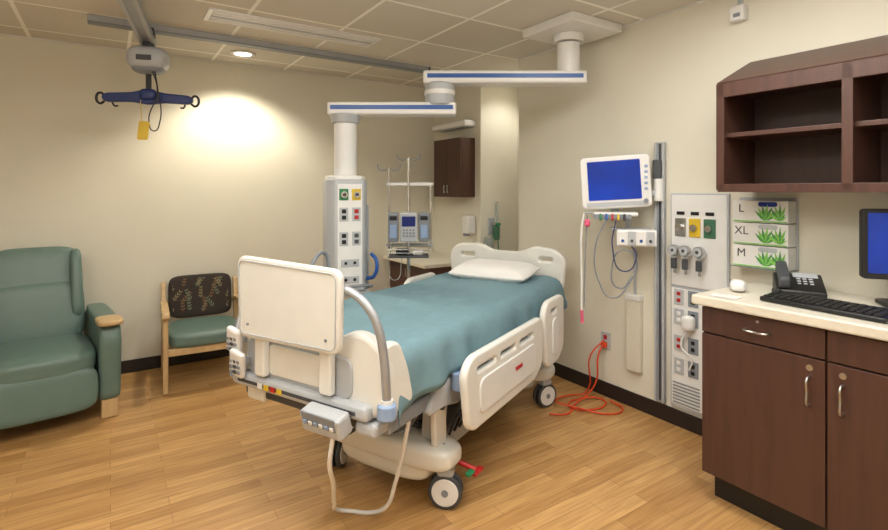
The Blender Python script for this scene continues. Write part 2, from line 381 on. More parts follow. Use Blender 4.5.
for w in (.10,.56):
    plate(g,'lift_leg_foot',[rpoly([(-.04,.22),(.08,.22),(.14,.52),(.02,.56),(-.02,.40)],.03)],.05,LGRAY,(0.02,w,0),(1,0,0),(0,0,1),bev=.01)
    plate(g,'lift_leg_head',[rpoly([(-.08,.22),(.04,.22),(.02,.40),(-.02,.56),(-.14,.52)],.03)],.05,LGRAY,(1.25,w,0),(1,0,0),(0,0,1),bev=.01)
    cyl(g,'pivot',(.12,w-.04,.50),(.12,w+.04,.50),.045,GRAY)
    cyl(g,'pivot_bolt',(.12,w-.045,.50),(.12,w+.045,.50),.018,DGRAY)
    cyl(g,'actuator',(.15,w+.03,.26),(.5,w+.03,.50),.028,STEEL)
    cyl(g,'actuator_sleeve',(.15,w+.03,.26),(.32,w+.03,.376),.038,DGRAY)
bx(g,'lift_column_cover',(.03,.16,.2),(.15,.50,.5),DGRAY,.03,seg=3)
for k in range(4): bx(g,'column_bellows',(.024,.155,.26+k*.055),(.156,.505,.285+k*.055),BLACK,.01)
plate(g,'link_arm',[rpoly([(-.16,.58),(-.02,.60),(.10,.52),(.04,.47),(-.08,.5),(-.22,.50)],.03)],.04,LGRAY,(0.02,-.02,0),(1,0,0),(0,0,1),bev=.01)
plate(g,'stabiliser_arm',[rpoly([(-.05,.22),(.03,.22),(.02,.50),(-.06,.52)],.02)],.03,BEDW,(0.0,.03,0),(1,0,0),(0,0,1),bev=.008)
cyl(g,'arm_bolt',(-.02,.0,.47),(-.02,.06,.47),.022,DGRAY); cyl(g,'arm_bolt',(-.01,.0,.27),(-.01,.06,.27),.02,DGRAY)
cyl(g,'link_bumper',(.0,-.07,.55),(.0,-.07,.63),.035,LBLUE,bev=.006)
for k in range(4): tube(g,'hydraulic_line',[(.16+.05*k,.08,.24),(.2+.07*k,.05,.33),(.35+.08*k,.04,.36),(.45+.1*k,.05,.5)],.007,BLACK if k%2 else DGRAY)
bx(g,'motor_box',(.3,.12,.40),(.62,.5,.51),DGRAY,.02)
bx(g,'motor_fin',(.33,.11,.42),(.59,.125,.49),BLACK,.004)
bx(g,'battery_box',(.75,.12,.22),(1.0,.5,.36),DGRAY,.02)
bx(g,'control_board_box',(.68,.08,.43),(.9,.3,.51),BLACK,.01)
cyl(g,'cross_shaft',(.25,.0,.30),(.25,.66,.30),.016,STEEL)
for w in (.0,.78):
    bx(g,'side_rail_frame',(-.45,w-.02,.51),(1.5,w+.04,.575),GRAY,.01)
for s_ in (-.42,.1,.6,1.1,1.44):
    bx(g,'cross_member',(s_,0,.52),(s_+.05,.8,.57),GRAY,.008)
for a,b in ((-.42,.2),(.22,.6),(.62,.92),(.94,1.48)):
    bx(g,'deck_panel',(a,.0,.575),(b,.80,.61),LGRAY,.01)
bx(g,'mattress',(-.42,-.01,.612),(1.48,.81,.79),MATT,.05,seg=4)
# foot assembly
plate(g,'foot_shell',[rpoly([(-.04,.66),(.02,.60),(.74,.60),(.80,.66),(.80,.80),(.72,.88),(.60,.84),(.20,.84),(.08,.90),(-.04,.84)],[.03,.04,.04,.03,.06,.06,.05,.05,.06,.08])],.06,BEDW,(-.49,0,0),(0,1,0),(0,0,1),bev=.02)
plate(g,'foot_shell_side',[rpoly([(-.50,.62),(-.34,.62),(-.38,.76),(-.43,.86),(-.50,.87)],.04)],.04,BEDW,(0,-.035,0),(1,0,0),(0,0,1),bev=.015)
plate(g,'foot_shell_recess',[rr(.10,.65,.70,.80,.04)],.012,LGRAY,(-.524,0,0),(0,1,0),(0,0,1))
plate(g,'foot_shell_plate',[rr(.24,.67,.56,.79,.03)],.012,BEDW,(-.532,0,0),(0,1,0),(0,0,1))
bx(g,'foot_cross_rail',(-.56,.0,.59),(-.44,.78,.65),LGRAY,.02,seg=3)
bx(g,'foot_cross_groove',(-.563,.05,.612),(-.555,.73,.626),DGRAY,.002)
bx(g,'foot_deck_extension',(-.5,.04,.53),(-.38,.76,.60),DGRAY,.01)
for w in (-.05,.81):
    cyl(g,'corner_bumper',(-.50,w,.60),(-.50,w,.66),.036,LBLUE,bev=.008)
    cyl(g,'corner_bumper_top',(-.50,w,.655),(-.50,w,.675),.024,WHITE)
    box(g,'bumper_bracket',(-.47,.38+(w-.38)*.93,.61),(.06,.08,.04),LGRAY,.01)
plate(g,'footboard',[rpoly([(.105,.845),(.665,.835),(.675,1.14),(.655,1.16),(.12,1.145),(.10,1.125)],.035)],.03,BEDW,(-.585,0,0),(0,1,0),(0,0,1),bev=.01)
for w in (.20,.58):
    bx(g,'footboard_post',(-.57,w-.03,.66),(-.535,w+.03,.9),BEDW,.008)
tube(g,'footboard_edge',[(-.602,p[0],p[1]) for p in rpoly([(.112,.852),(.657,.843),(.667,1.132),(.65,1.152),(.128,1.137),(.108,1.12)],.03)],.0022,LGRAY,cyc=True,soft=False)
cyl(g,'latch_pin',(-.605,.16,.885),(-.595,.16,.885),.006,GRAY); cyl(g,'latch_pin',(-.605,.61,.885),(-.595,.61,.885),.006,GRAY)
tube(g,'foot_grab_rail',[(-.56,.12,1.08),(-.55,.06,1.06),(-.54,.0,1.01),(-.53,-.035,.94),(-.52,-.05,.85),(-.51,-.055,.72),(-.50,-.05,.66)],.017,ALU)
tube(g,'foot_grab_rail_far',[(-.50,.83,.66),(-.46,.87,.8),(-.38,.88,.95),(-.28,.88,1.03),(-.18,.88,1.04),(-.08,.88,.98),(-.05,.87,.85),(-.06,.85,.6)],.014,ALU)
tube(g,'foot_grab_rail_far_2',[(.02,.86,.6),(.02,.9,.95),(.06,.9,1.06),(.13,.9,1.09),(.17,.9,1.0),(.18,.88,.6)],.011,GRAY)
# foot control module
box(g,'control_module',(-.60,.16,.585),(.07,.20,.085),LGRAY,.012,(0,-15,0))
box(g,'control_module_face',(-.637,.16,.595),(.006,.17,.055),GRAY,.003,(0,-15,0))
for i in range(6):
    for j in range(2): box(g,'control_key',(-.641+.006*j,.093+i*.027,.583+j*.024),(.006,.016,.014),(LBLUE if (i+j)%2 else WHITE),.002,(0,-15,0))
box(g,'module_arm',(-.54,.16,.60),(.08,.1,.04),BEDW,.01)
for w,m in ((.50,RED),(.54,YEL),(.58,WHITE),(.46,YEL)): box(g,'warning_tag',(-.565,w,.618),(.004,.028,.022),m,.001)
box(g,'cable_box',(-.50,.02,.56),(.09,.10,.05),LGRAY,.015)
box(g,'cable_box',(-.45,.68,.555),(.12,.12,.08),BEDW,.015)
for k,(w,z) in enumerate(((.735,.79),(.70,.70))):
    box(g,'nurse_control_pad',(-.575-.01*k,w,z),(.028,.085,.12),WHITE,.012,(14,-10,0))
    for i in range(4):
        for j in range(3): box(g,'pad_key',(-.590-.01*k,w-.024+j*.024,z+.035-i*.023),(.008,.016,.012),(GRAY if j!=1 else DGRAY),.001,(14,-10,0))
    box(g,'pad_hook',(-.545,w,z),(.05,.03,.03),LGRAY,.005)
# pendant cable
tube(g,'pendant_cable',[(-.60,.12,.55),(-.60,.14,.44),(-.52,.20,.30),(-.42,.29,.14),(-.32,.36,.035),(-.27,.33,.012),(-.235,.25,.013),(-.23,.17,.06),(-.25,.10,.2),(-.27,.04,.38),(-.28,.0,.53)],.009,WHITE)
tube(g,'under_cable',[(-.4,.5,.52),(-.38,.45,.40),(-.3,.35,.36),(-.2,.3,.42),(-.1,.3,.5)],.008,DGRAY)
tube(g,'under_cable',[(-.35,.3,.52),(-.3,.2,.42),(-.2,.1,.40),(-.05,.1,.45)],.006,GRAY)
tube(g,'under_cable',[(-.42,.6,.52),(-.34,.5,.44),(-.22,.4,.46),(-.1,.35,.36),(0,.3,.3)],.006,BLACK)
bx(g,'foot_actuator_body',(-.36,.25,.44),(-.08,.36,.52),DGRAY,.02)
def siderail(nm,s0,s1,z0,z1,w):
    L=s1-s0
    outer=rpoly([(s0+.02,z0+.02),(s0+.06,z0),(s1-.10,z0),(s1,z0+.06),(s1,z1-.02),(s1-.03,z1),(s0+.04,z1),(s0-.02,z1-.05)],.04)
    hl=[outer]
    n=3 if L>.6 else 1
    ww=(L-.16)/n
    for i in range(n):
        a=s0+.07+i*ww; hl.append(rr(a+.0,z1-.085,a+ww-.03,z1-.035,.022))
    plate(g,nm,hl,.04,BEDW,(0,w,0),(1,0,0),(0,0,1),bev=.014)
    dy=-.022 if w<.4 else .022
    plate(g,nm+'_panel',[rr(s0+.10,z0+.05,s1-.12,z1-.11,.04)],.012,WHITE,(0,w+dy,0),(1,0,0),(0,0,1),bev=.004)
siderail('siderail_foot_near',-.05,.83,.39,.70,-.13)
siderail('siderail_head_near',.93,1.24,.38,.76,-.12)
siderail('siderail_head_far',.97,1.34,.43,.80,.93)
siderail('siderail_foot_far',.2,.87,.43,.76,.93)
bx(g,'rail_label_mark',(.43,-.163,.52),(.51,-.157,.538),RED,.001)
for s_ in (.12,.68,1.10):
    for w0,w1 in ((-.12,.0),(.80,.92)):
        bx(g,'siderail_arm',(s_-.035,w0,.50),(s_+.035,w1,.54),GRAY,.01)
plate(g,'headboard',[rpoly([(-.02,.70),(.85,.70),(.88,.95),(.82,1.01),(.62,1.025),(.52,.975),(.28,.975),(.18,1.025),(.02,1.01),(-.05,.95)],[.05,.05,.06,.06,.06,.05,.05,.06,.06,.06]),rr(.02,.92,.15,.975,.025),rr(.65,.92,.80,.975,.025)],.05,BEDW,(1.54,0,0),(0,1,0),(0,0,1),bev=.016)
bx(g,'headboard_mount',(1.47,.1,.56),(1.56,.7,.72),GRAY,.01)
for w in (-.02,.84): cyl(g,'head_bumper',(1.56,w,.60),(1.56,w,.66),.04,LBLUE,bev=.008)
def blanket():
    N=46
    pts=[(-.055,.625),(-.05,.70),(-.045,.765),(-.03,.80),(.0,.822),(.05,.83),(.2,.834),(.4,.836),(.6,.834),(.75,.83),(.80,.822),(.83,.80),(.845,.765),(.85,.70),(.855,.64)]
    seg=[0]
    for i in range(1,len(pts)): seg.append(seg[-1]+math.dist(pts[i],pts[i-1]))
    def at(t):
        for i in range(1,len(seg)):
            if t<=seg[i]+1e-9:
                k=(t-seg[i-1])/(seg[i]-seg[i-1]); return (pts[i-1][0]*(1-k)+pts[i][0]*k,pts[i-1][1]*(1-k)+pts[i][1]*k)
        return pts[-1]
    P=[at(seg[-1]*j/N) for j in range(N+1)]
    bm=bmesh.new(); rows=[]
    S=90
    for i in range(-3,S+1):
        s=-.425+(1.49+.425)*max(i,0)/S
        drop=0
        if i<0: s=-.43-.002*(-i); drop=-.05*(-i)
        row=[]
        for j,(w,z) in enumerate(P):
            hang=max(0,min(1,(.80-z)/.15))
            side=-1 if w<.4 else 1
            n=noise.noise(Vector((s*3,w*4,1.3)))*.010+noise.noise(Vector((s*9,w*7,5)))*.006+noise.noise(Vector((s*2+w*5,w*14,9)))*.007
            zz=z+n*(1-hang)+drop*(1 if hang<.3 else .3)
            ww=w+side*hang*(.012+.014*math.sin(s*19+math.sin(s*7)*2)+.01*noise.noise(Vector((s*8,z*4,0))))
            if hang>0: zz+=hang*(.022*math.sin(s*4.2+.8)-.01+.012*noise.noise(Vector((s*5,3,0))))
            zz+=.010*math.exp(-((s-.25-.3*(w-.4))/.06)**2)*(1-hang)
            row.append(bm.verts.new((s,ww,zz)))
        rows.append(row)
    for i in range(len(rows)-1):
        for j in range(N): bm.faces.new((rows[i][j],rows[i+1][j],rows[i+1][j+1],rows[i][j+1]))
    bmesh.ops.recalc_face_normals(bm,faces=bm.faces)
    o=mk(g,'blanket',bm,TEAL,smooth=True,sharp=180)
    m=o.modifiers.new('sol','SOLIDIFY'); m.thickness=.006; m.offset=-1
blanket()
def pillow(c,sx,sy,sz,rot):
    bm=bmesh.new(); bmesh.ops.create_cube(bm,size=2); bmesh.ops.subdivide_edges(bm,edges=bm.edges,cuts=14,use_grid_fill=True)
    for v in bm.verts:
        x,y,z=v.co
        e=max(0,(1-abs(x)**3.2))*max(0,(1-abs(y)**3.2)); th=.08+.92*e**.45
        k=1-.06*(x*x*y*y)
        pin=1-.05*(1-abs(x)**2)*(abs(y)>.9)
        n=noise.noise(Vector((x*2,y*2.5,z)))*.16*e
        v.co=Vector((x*sx*k,y*sy*k*pin,(z*th+n)*sz))
    mk(g,'pillow',bm,PILLOW,c,[R(a) for a in rot],smooth=True,sharp=180,sub=1)
pillow((1.25,.365,.882),.18,.30,.058,(0,-6,2))

# ------------------------------------------------------------ recliner
g=G('recliner_chair',(-.33,3.80,0),8)
W=.40
for sx in (-1,1):
    x0=sx*(W-.13); x1=sx*W
    plate(g,'arm_body',[rpoly([(.03,.14),(.72,.15),(.76,.40),(.70,.57),(.04,.585),(.0,.5),(.02,.3)],[.03,.03,.06,.06,.04,.06,.1])],.12,SAGE,((x0+x1)/2,0,0),(0,1,0),(0,0,1),bev=.03)
    ball(g,'arm_pad',((x0+x1)/2,.38,.60),(.065,.34,.025),SAGE,4)
    ball(g,'arm_cap_wood',((x0+x1)/2,.05,.615),(.072,.11,.02),OAKW,4)
    plate(g,'front_leg',[rpoly([(.02,.006),(.06,.006),(.10,.16),(.03,.16)],.01)],.09,OAKW,((x0+x1)/2,0,0),(0,1,0),(0,0,1),bev=.005)
    plate(g,'rear_leg',[rpoly([(.68,.006),(.72,.006),(.73,.16),(.65,.16)],.01)],.06,OAKW,((x0+x1)/2,0,0),(0,1,0),(0,0,1),bev=.005)
ball(g,'seat_cushion',(0,.28,.385),(.275,.32,.085),SAGE,5)
ball(g,'leg_rest',(0,.0,.235),(.27,.055,.135),SAGE,5,rot=(-6,0,0))
bx(g,'frame_underside',(-.27,.08,.12),(.27,.66,.28),DGRAY,.02)
ball(g,'back_lower',(0,.62,.60),(.265,.09,.22),SAGE,5,rot=(-14,0,0))
ball(g,'back_upper',(-.01,.70,.85),(.26,.085,.20),SAGE,5,rot=(-16,0,0))
ball(g,'back_shell',(-.01,.76,.68),(.245,.05,.36),SAGE,6,rot=(-14,0,0))
for sx in (-1,1): ball(g,'back_wing',(sx*.225-.01,.66,.78),(.04,.10,.25),SAGE,4,rot=(-15,0,0))

# ------------------------------------------------------------ side chair
g=G('guest_armchair',(.595,4.07,0),-3)
W=.268
for sx in (-1,1):
    x=sx*W
    plate(g,'front_leg',[rpoly([(.0,.006),(.035,.006),(.045,.55),(.0,.55)],.006)],.034,OAKW,(x,0,0),(0,1,0),(0,0,1),bev=.006)
    plate(g,'rear_leg',[rpoly([(.56,.006),(.60,.006),(.53,.36),(.60,.70),(.56,.71),(.475,.38)],.02)],.034,OAKW,(x,0,0),(0,1,0),(0,0,1),bev=.006)
    plate(g,'armrest',[rpoly([(-.04,.545),(-.03,.575),(.25,.585),(.54,.555),(.54,.53),(.25,.56)],.012)],.05,OAKW,(x,0,0),(0,1,0),(0,0,1),bev=.008)
    bx(g,'side_stretcher',(x-.012,.03,.27),(x+.012,.52,.32),OAKW,.005)
bx(g,'front_rail',(-W,.01,.26),(W,.035,.31),OAKW,.005)
bx(g,'rear_rail',(-W,.49,.26),(W,.515,.31),OAKW,.005)
ball(g,'seat',(0,.25,.36),(.25,.27,.06),SAGE,5)
ball(g,'backrest',(0,.535,.585),(.235,.035,.17),FABRIC,7,rot=(-9,0,0))
bx(g,'back_support',(-W,.545,.50),(W,.565,.54),OAKW,.004)
uyv=Vector((0,math.sin(R(9)),math.cos(R(9)))); nv=Vector((0,math.cos(R(9)),-math.sin(R(9)))); cc=Vector((0,.535,.585))
bms=[bmesh.new() for _ in range(3)]
def fp(a,b,off=.0368): return cc+Vector((a,0,0))+uyv*b-nv*off
rnd=random.Random(11)
def leafshape(bm,a,b,ang,L,Wd,off):
    ca,sa=math.cos(ang),math.sin(ang); vs=[]
    for t,k in ((0,0),(.25,.7),(.5,1),(.8,.6),(1,0),(.8,-.6),(.5,-1),(.25,-.7)):
        x=L*t; y=Wd*k; X=a+x*ca-y*sa; Y=b+x*sa+y*ca
        X=max(-.205,min(.205,X)); Y=max(-.142,min(.142,Y))
        vs.append(bm.verts.new(fp(X,Y,off)))
    try: bm.faces.new(vs)
    except Exception: pass
for k in range(21):
    a=-.19+.40*(k%7)/6.5+rnd.uniform(-.02,.02); b=-.13+.09*(k//7)+rnd.uniform(-.02,.02); an=R(rnd.uniform(50,125))
    ci=(k*2+k//7)%3
    leafshape(bms[ci],a,b,an,.11,.0012,.0368+.0001*k)
    for j in range(4):
        t=.02+.024*j; pa=a+math.cos(an)*t; pb=b+math.sin(an)*t
        for s in (-1,1): leafshape(bms[ci],pa,pb,an+s*R(38),.028-.002*j,.0045,.0369+.0001*k+.00003*j)
for bm,m in zip(bms,(LEAFT,LEAFO,LEAFR)): mk(g,'leaf_weave',bm,m)

# ------------------------------------------------------------ right-hand base cabinet
g=G('base_cabinet',(2.32,.4,0),world=True)
CF=2.32; Y1=1.332; Y0=-.17
bx(g,'carcass',(CF+.02,Y0,.13),(RX-.001,Y1-.001,.915),CABW,.002)
bx(g,'toe_kick',(CF+.08,Y0+.01,0),(RX-.012,Y1-.02,.13),BLACK,.002)
bx(g,'countertop',(CF-.035,Y0-.01,.915),(RX-.001,Y1+.03,.96),COUNTER,.008,seg=3)
units=[(Y1,.833),(.833,.333),(.333,-.17)]
for i,(a,b) in enumerate(units):
    hi,lo=a-.004,b+.004
    bx(g,'drawer_front',(CF,lo,.79),(CF+.02,hi,.905),CABW,.002)
    bx(g,'door_front',(CF,lo,.135),(CF+.02,hi,.782),CABW,.002)
    m=(a+b)/2
    tube(g,'drawer_pull',[(CF,m-.05,.845),(CF-.028,m-.045,.845),(CF-.03,m,.843),(CF-.028,m+.045,.845),(CF,m+.05,.845)],.005,STEEL)
    yh=(b+.055) if i%2==0 else (a-.055)
    tube(g,'door_pull',[(CF,yh,.60),(CF-.028,yh,.605),(CF-.03,yh,.655),(CF-.028,yh,.705),(CF,yh,.71)],.005,STEEL)
    cyl(g,'door_lock',(CF-.006,yh,.745),(CF+.002,yh,.745),.012,STEEL)
    cyl(g,'drawer_lock',(CF-.004,m+.0,.885),(CF+.002,m,.885),.006,STEEL)
g=G('wall_shelf_cabinet',(2.75,.7,1.45),world=True)
UF=2.58; U1=1.394; U0=-.2; zb=1.45; zf=1.985; zr=2.14
bk=RX-.001
for y in (U1-.012,.85,.32,U0+.012):
    th=.022 if y!=.85 else .03
    plate(g,'side_panel',[[(UF,zb),(bk,zb),(bk,zr),(UF,zf)]],th,CABW,(0,y,0),(1,0,0),(0,0,1),bev=.001)
bx(g,'bottom_panel',(UF+.002,U0,zb),(bk,U1,zb+.025),CABW,.002)
bx(g,'face_bottom',(UF-.006,U0,zb-.01),(UF+.018,U1,zb+.03),CABW,.002)
bx(g,'shelf',(UF+.03,U0+.02,1.715),(bk,U1-.02,1.737),CABW,.002)
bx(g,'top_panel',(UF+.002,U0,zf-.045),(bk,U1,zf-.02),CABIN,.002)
bx(g,'face_top',(UF-.006,U0,zf-.07),(UF+.018,U1,zf),CABW,.002)
for y in (U1-.014,.85,.32): bx(g,'face_stile',(UF-.006,y-.020,zb),(UF+.014,y+.020,zf),CABW,.002)
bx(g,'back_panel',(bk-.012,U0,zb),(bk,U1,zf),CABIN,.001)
L=math.hypot(bk-UF,zr-zf); ang=math.degrees(math.atan2(zr-zf,bk-UF))
box(g,'sloped_top',((UF+bk)/2,(U0+U1)/2,(zf+zr)/2),(L,U1-U0+.01,.016),CABW,.002,(0,-ang,0))

# ------------------------------------------------------------ corner counter + wall cabinet
g=G('corner_counter_cabinet',(2.7,4.2,0),world=True)
bx(g,'carcass',(2.45,3.92,.1),(2.973,4.735,.74),CABW,.003)
bx(g,'toe_kick',(2.50,3.93,0),(2.96,4.73,.1),BLACK,.002)
bx(g,'countertop',(2.36,3.905,.74),(2.984,4.737,.775),COUNTER,.006)
for a,b in ((3.93,4.32),(4.33,4.72)):
    bx(g,'door',(2.432,a,.12),(2.45,b,.73),CABW,.002)
    cyl(g,'pull',(2.425,a+.05,.6),(2.425,a+.05,.68),.005,STEEL)
g=G('wall_cabinet',(2.9,4.1,1.38),world=True)
bx(g,'carcass',(2.83,3.99,1.38),(2.984,4.47,1.96),CABW,.003)
bx(g,'door_left',(2.81,4.233,1.382),(2.83,4.468,1.958),CABW,.002)
bx(g,'door_right',(2.81,3.992,1.382),(2.83,4.227,1.958),CABW,.002)
for y in (4.26,4.20):
    cyl(g,'pull',(2.795,y,1.42),(2.795,y,1.50),.004,STEEL)
    for z in (1.43,1.49): cyl(g,'pull_post',(2.795,y,z),(2.812,y,z),.003,STEEL)
g=G('wall_lamp',(2.9,4.1,2.10),world=True)
bx(g,'housing',(2.84,3.97,2.07),(2.984,4.56,2.13),WHITE,.015,seg=3)
bx(g,'lens',(2.85,3.99,2.062),(2.975,4.54,2.072),LGRAY,.003)
g=G('soap_dispenser',(2.93,3.99,1.1),world=True)
bx(g,'body',(2.885,3.97,1.02),(2.984,4.08,1.20),WHITE,.02,seg=3)
bx(g,'spout',(2.88,4.0,1.0),(2.93,4.05,1.03),GRAY,.006)
g=G('oxygen_flowmeter',(3.12,CY-.03,1.1),world=True)
oy=CY; ox=3.12
bx(g,'wall_plate',(ox-.05,oy-.012,1.02),(ox+.06,oy-.0005,1.18),LGRAY,.004)
cyl(g,'valve',(ox,oy-.01,1.12),(ox,oy-.08,1.12),.018,CHROME)
cyl(g,'flow_tube',(ox,oy-.07,1.13),(ox,oy-.07,1.32),.014,CLEAR)
cyl(g,'flow_tube_cap',(ox,oy-.07,1.31),(ox,oy-.07,1.34),.016,CHROME)
cyl(g,'knob',(ox,oy-.08,1.12),(ox,oy-.12,1.12),.016,GRN)
cyl(g,'humidifier',(ox,oy-.07,.97),(ox,oy-.07,1.10),.035,DGRN,bev=.006)
tube(g,'oxygen_hose',[(ox-.02,oy-.07,1.0),(ox-.07,oy-.1,.88),(ox-.04,oy-.12,.78),(ox+.01,oy-.09,.85),(ox+.02,oy-.07,.97)],.006,GRN)
cyl(g,'canister',(ox-.08,oy-.06,.86),(ox-.08,oy-.06,1.0),.045,CLEAR)
bx(g,'canister_bracket',(ox-.11,oy-.03,.92),(ox-.05,oy-.0005,.95),LGRAY,.003)

# ------------------------------------------------------------ headwall on right wall
g=G('headwall_gas_panel',(RX,1.7,.8),world=True)
PX=RX-.02
bx(g,'upper_plate',(PX,1.505,.86),(RX-.0005,1.86,1.43),LGRAY,.004)
bx(g,'upper_face',(PX-.004,1.515,.87),(PX+.002,1.85,1.42),WHITE,.002)
bx(g,'lower_plate',(PX,1.63,.12),(RX-.013,1.86,.86),LGRAY,.004)
bx(g,'lower_face',(PX-.004,1.65,.14),(PX+.002,1.85,.85),WHITE,.002)
for y,m in ((1.79,GRAY),(1.70,YEL),(1.61,DGRN)):
    bx(g,'gas_plate',(PX-.012,y-.035,1.17),(PX-.003,y+.035,1.28),m if m is not GRAY else STEEL,.004)
    cyl(g,'gas_socket',(PX-.03,y,1.225),(PX-.01,y,1.225),.02,CHROME)
    box(g,'gas_label',(PX-.006,y,1.31),(.004,.05,.02),BLACK,.001)
for y in (1.80,1.73,1.645):
    cyl(g,'regulator_body',(PX-.06,y,1.07),(PX,y,1.07),.02,CHROME)
    cyl(g,'gauge',(PX-.075,y,1.09),(PX-.045,y,1.09),.032,STEEL)
    cyl(g,'gauge_face',(PX-.079,y,1.09),(PX-.074,y,1.09),.026,LGRAY)
    cyl(g,'gauge_dial',(PX-.081,y,1.09),(PX-.078,y,1.09),.010,DGRAY)
    cyl(g,'regulator_knob',(PX-.06,y,1.04),(PX-.06,y,.98),.017,DGRAY)
    cyl(g,'hose_barb',(PX-.05,y,.98),(PX-.05,y,.95),.008,CHROME)
for i,z in enumerate((.80,.68,.52,.38)):
    m=(RED,WHITE,RED,WHITE)[i]
    for y in (1.80,1.71):
        bx(g,'outlet_plate',(PX-.010,y-.032,z-.048),(PX-.003,y+.032,z+.048),(LGRAY if y>1.75 else GRAY),.003)
        for dz in (-.02,.02): bx(g,'socket',(PX-.014,y-.012,z+dz-.011),(PX-.008,y+.012,z+dz+.011),m if y>1.75 else BLACK,.003)
for k in range(7): bx(g,'vent_rib',(PX-.008,1.67,.15+k*.02),(PX-.003,1.84,.158+k*.02),GRAY,.001)
ball(g,'plugged_adapter',(PX-.04,1.72,.66),(.03,.035,.045),WHITE,4)
tube(g,'adapter_cord',[(PX-.04,1.72,.62),(PX-.05,1.76,.52),(PX-.04,1.70,.45),(PX-.03,1.72,.38)],.005,WHITE)
g=G('equipment_wall_rail',(RX,1.925,.9),world=True)
bx(g,'channel',(RX-.03,1.895,.12),(RX-.013,1.955,1.75),ALU,.002)
bx(g,'channel_spine',(RX-.014,1.905,.11),(RX-.0005,1.945,1.75),LGRAY,.002)
bx(g,'channel_lip_a',(RX-.042,1.893,.12),(RX-.028,1.905,1.75),LGRAY,.002)
bx(g,'channel_lip_b',(RX-.042,1.945,.12),(RX-.028,1.957,1.75),LGRAY,.002)
bx(g,'channel_groove_shade',(RX-.032,1.918,.13),(RX-.0295,1.932,1.74),DGRAY,.0005)  # dark strip on the channel face, slot shading put into the colour

g=G('patient_monitor',(2.68,2.10,1.50),-50)
def mon(n,c,s,m,b=.004,rot=(0,0,0)): return box(g,n,c,s,m,b,rot)
plate(g,'bezel',[rr(-.20,-.155,.20,.155,.02)],.06,WHITE,(0,0,0),(1,0,.06),(-.06,0,1),bev=.010)
plate(g,'screen',[rr(-.165,-.11,.15,.135,.006)],.006,SCRBLUE,(0,-.031,0),(1,0,.06),(-.06,0,1),bev=.001)
plate(g,'control_strip',[rr(-.18,-.15,.18,-.125,.006)],.006,LGRAY,(0,-.031,0),(1,0,.06),(-.06,0,1),bev=.001)
cyl(g,'trim_knob',(.18,-.03,-.115),(.18,-.05,-.115),.014,GRAY)
for i in range(5): mon('key',(.180,-.033,.10-i*.035),(.02,.006,.016),LBLUE,.002)
mon('rear_housing',(0,.06,0),(.26,.07,.2),LGRAY,.02)
mon('mount_neck',(0,.07,-.16),(.05,.05,.12),LGRAY,.01)
mon('mount_tray',(0,.0,-.20),(.26,.20,.022),WHITE,.006)
mon('cable_bracket',(-.02,-.09,-.215),(.22,.03,.03),GRAY,.004)
for i,m in enumerate((GRN,BLUE,RED,YEL,BLACK)): cyl(g,'lead_plug',(-.09+i*.035,-.10,-.20),(-.09+i*.035,-.12,-.235),.007,m)
mon('module_rack',(.12,-.03,-.345),(.23,.14,.10),WHITE,.008)
for i in range(4): mon('module_face',(.04+i*.053,-.103,-.345),(.046,.006,.085),(LGRAY if i%2 else WHITE),.003)
for i in range(4): cyl(g,'module_port',(.04+i*.053,-.104,-.36),(.04+i*.053,-.112,-.36),.009,(DGRAY if i%2 else BLUE))
cyl(g,'drop_post',(.08,.05,-.20),(.08,.05,-.30),.018,LGRAY)
mon('rack_shelf',(.09,.02,-.298),(.24,.14,.012),LGRAY,.004)
iv=Matrix.Rotation(R(50),3,'Z')@Vector((2.875-2.68,1.925-2.10,0))
cyl(g,'swing_arm',(0,.08,-.16),(iv.x,iv.y,-.06),.02,LGRAY)
cyl(g,'swing_arm_pivot',(iv.x,iv.y,-.12),(iv.x,iv.y,.02),.028,WHITE,bev=.004)
mon('arm_clamp',(iv.x-.01,iv.y+.0,.08),(.05,.05,.12),DGRAY,.008)
tube(g,'cable_loop',[(-.06,-.11,-.24),(-.12,-.10,-.40),(-.10,-.08,-.62),(-.02,-.08,-.72),(.08,-.08,-.62),(.12,-.08,-.48),(.04,-.09,-.42),(-.02,-.08,-.52),(.02,-.07,-.66),(.10,-.07,-.58)],.005,GRAY)
tube(g,'cable_loop_b',[(.0,-.11,-.24),(-.02,-.12,-.40),(.05,-.1,-.55),(.12,-.09,-.45),(.08,-.09,-.38)],.004,NAVY)
tube(g,'hanging_tube',[(-.19,-.02,-.20),(-.205,-.03,-.3),(-.205,-.03,-.6),(-.205,-.03,-.82)],.007,WHITE)
tube(g,'hanging_tube_b',[(-.17,-.02,-.21),(-.18,-.03,-.4),(-.19,-.03,-.8)],.004,GRAY)
cyl(g,'pink_clip',(-.205,-.03,-.82),(-.20,-.03,-.9),.010,PINK)
ball(g,'pink_probe',(-.17,-.05,-.26),(.018,.018,.026),PINK,2.5)
tube(g,'tube_yoke',[(-.12,-.02,-.20),(-.16,-.02,-.195),(-.19,-.02,-.20)],.006,LGRAY)
g=G('cable_channel',(RX,2.12,.5),world=True)
bx(g,'cover',(RX-.04,2.065,.25),(RX-.0005,2.175,.75),COUNTER,.01,seg=3)
bx(g,'cap',(RX-.044,2.06,.72),(RX-.0005,2.18,.76),WHITE,.006)
cyl(g,'conduit',(RX-.015,2.12,.76),(RX-.015,2.12,1.05),.008,LGRAY)
g=G('wall_outlet',(RX,2.366,.39),world=True)
bx(g,'plate',(RX-.008,2.325,.33),(RX-.0005,2.405,.45),LGRAY,.003)
bx(g,'socket_top',(RX-.012,2.35,.40),(RX-.006,2.38,.43),RED,.003)
bx(g,'plug',(RX-.04,2.345,.345),(RX-.008,2.385,.385),ORANGE,.008)
g=G('power_cord',(2.7,2.35,0),world=True)
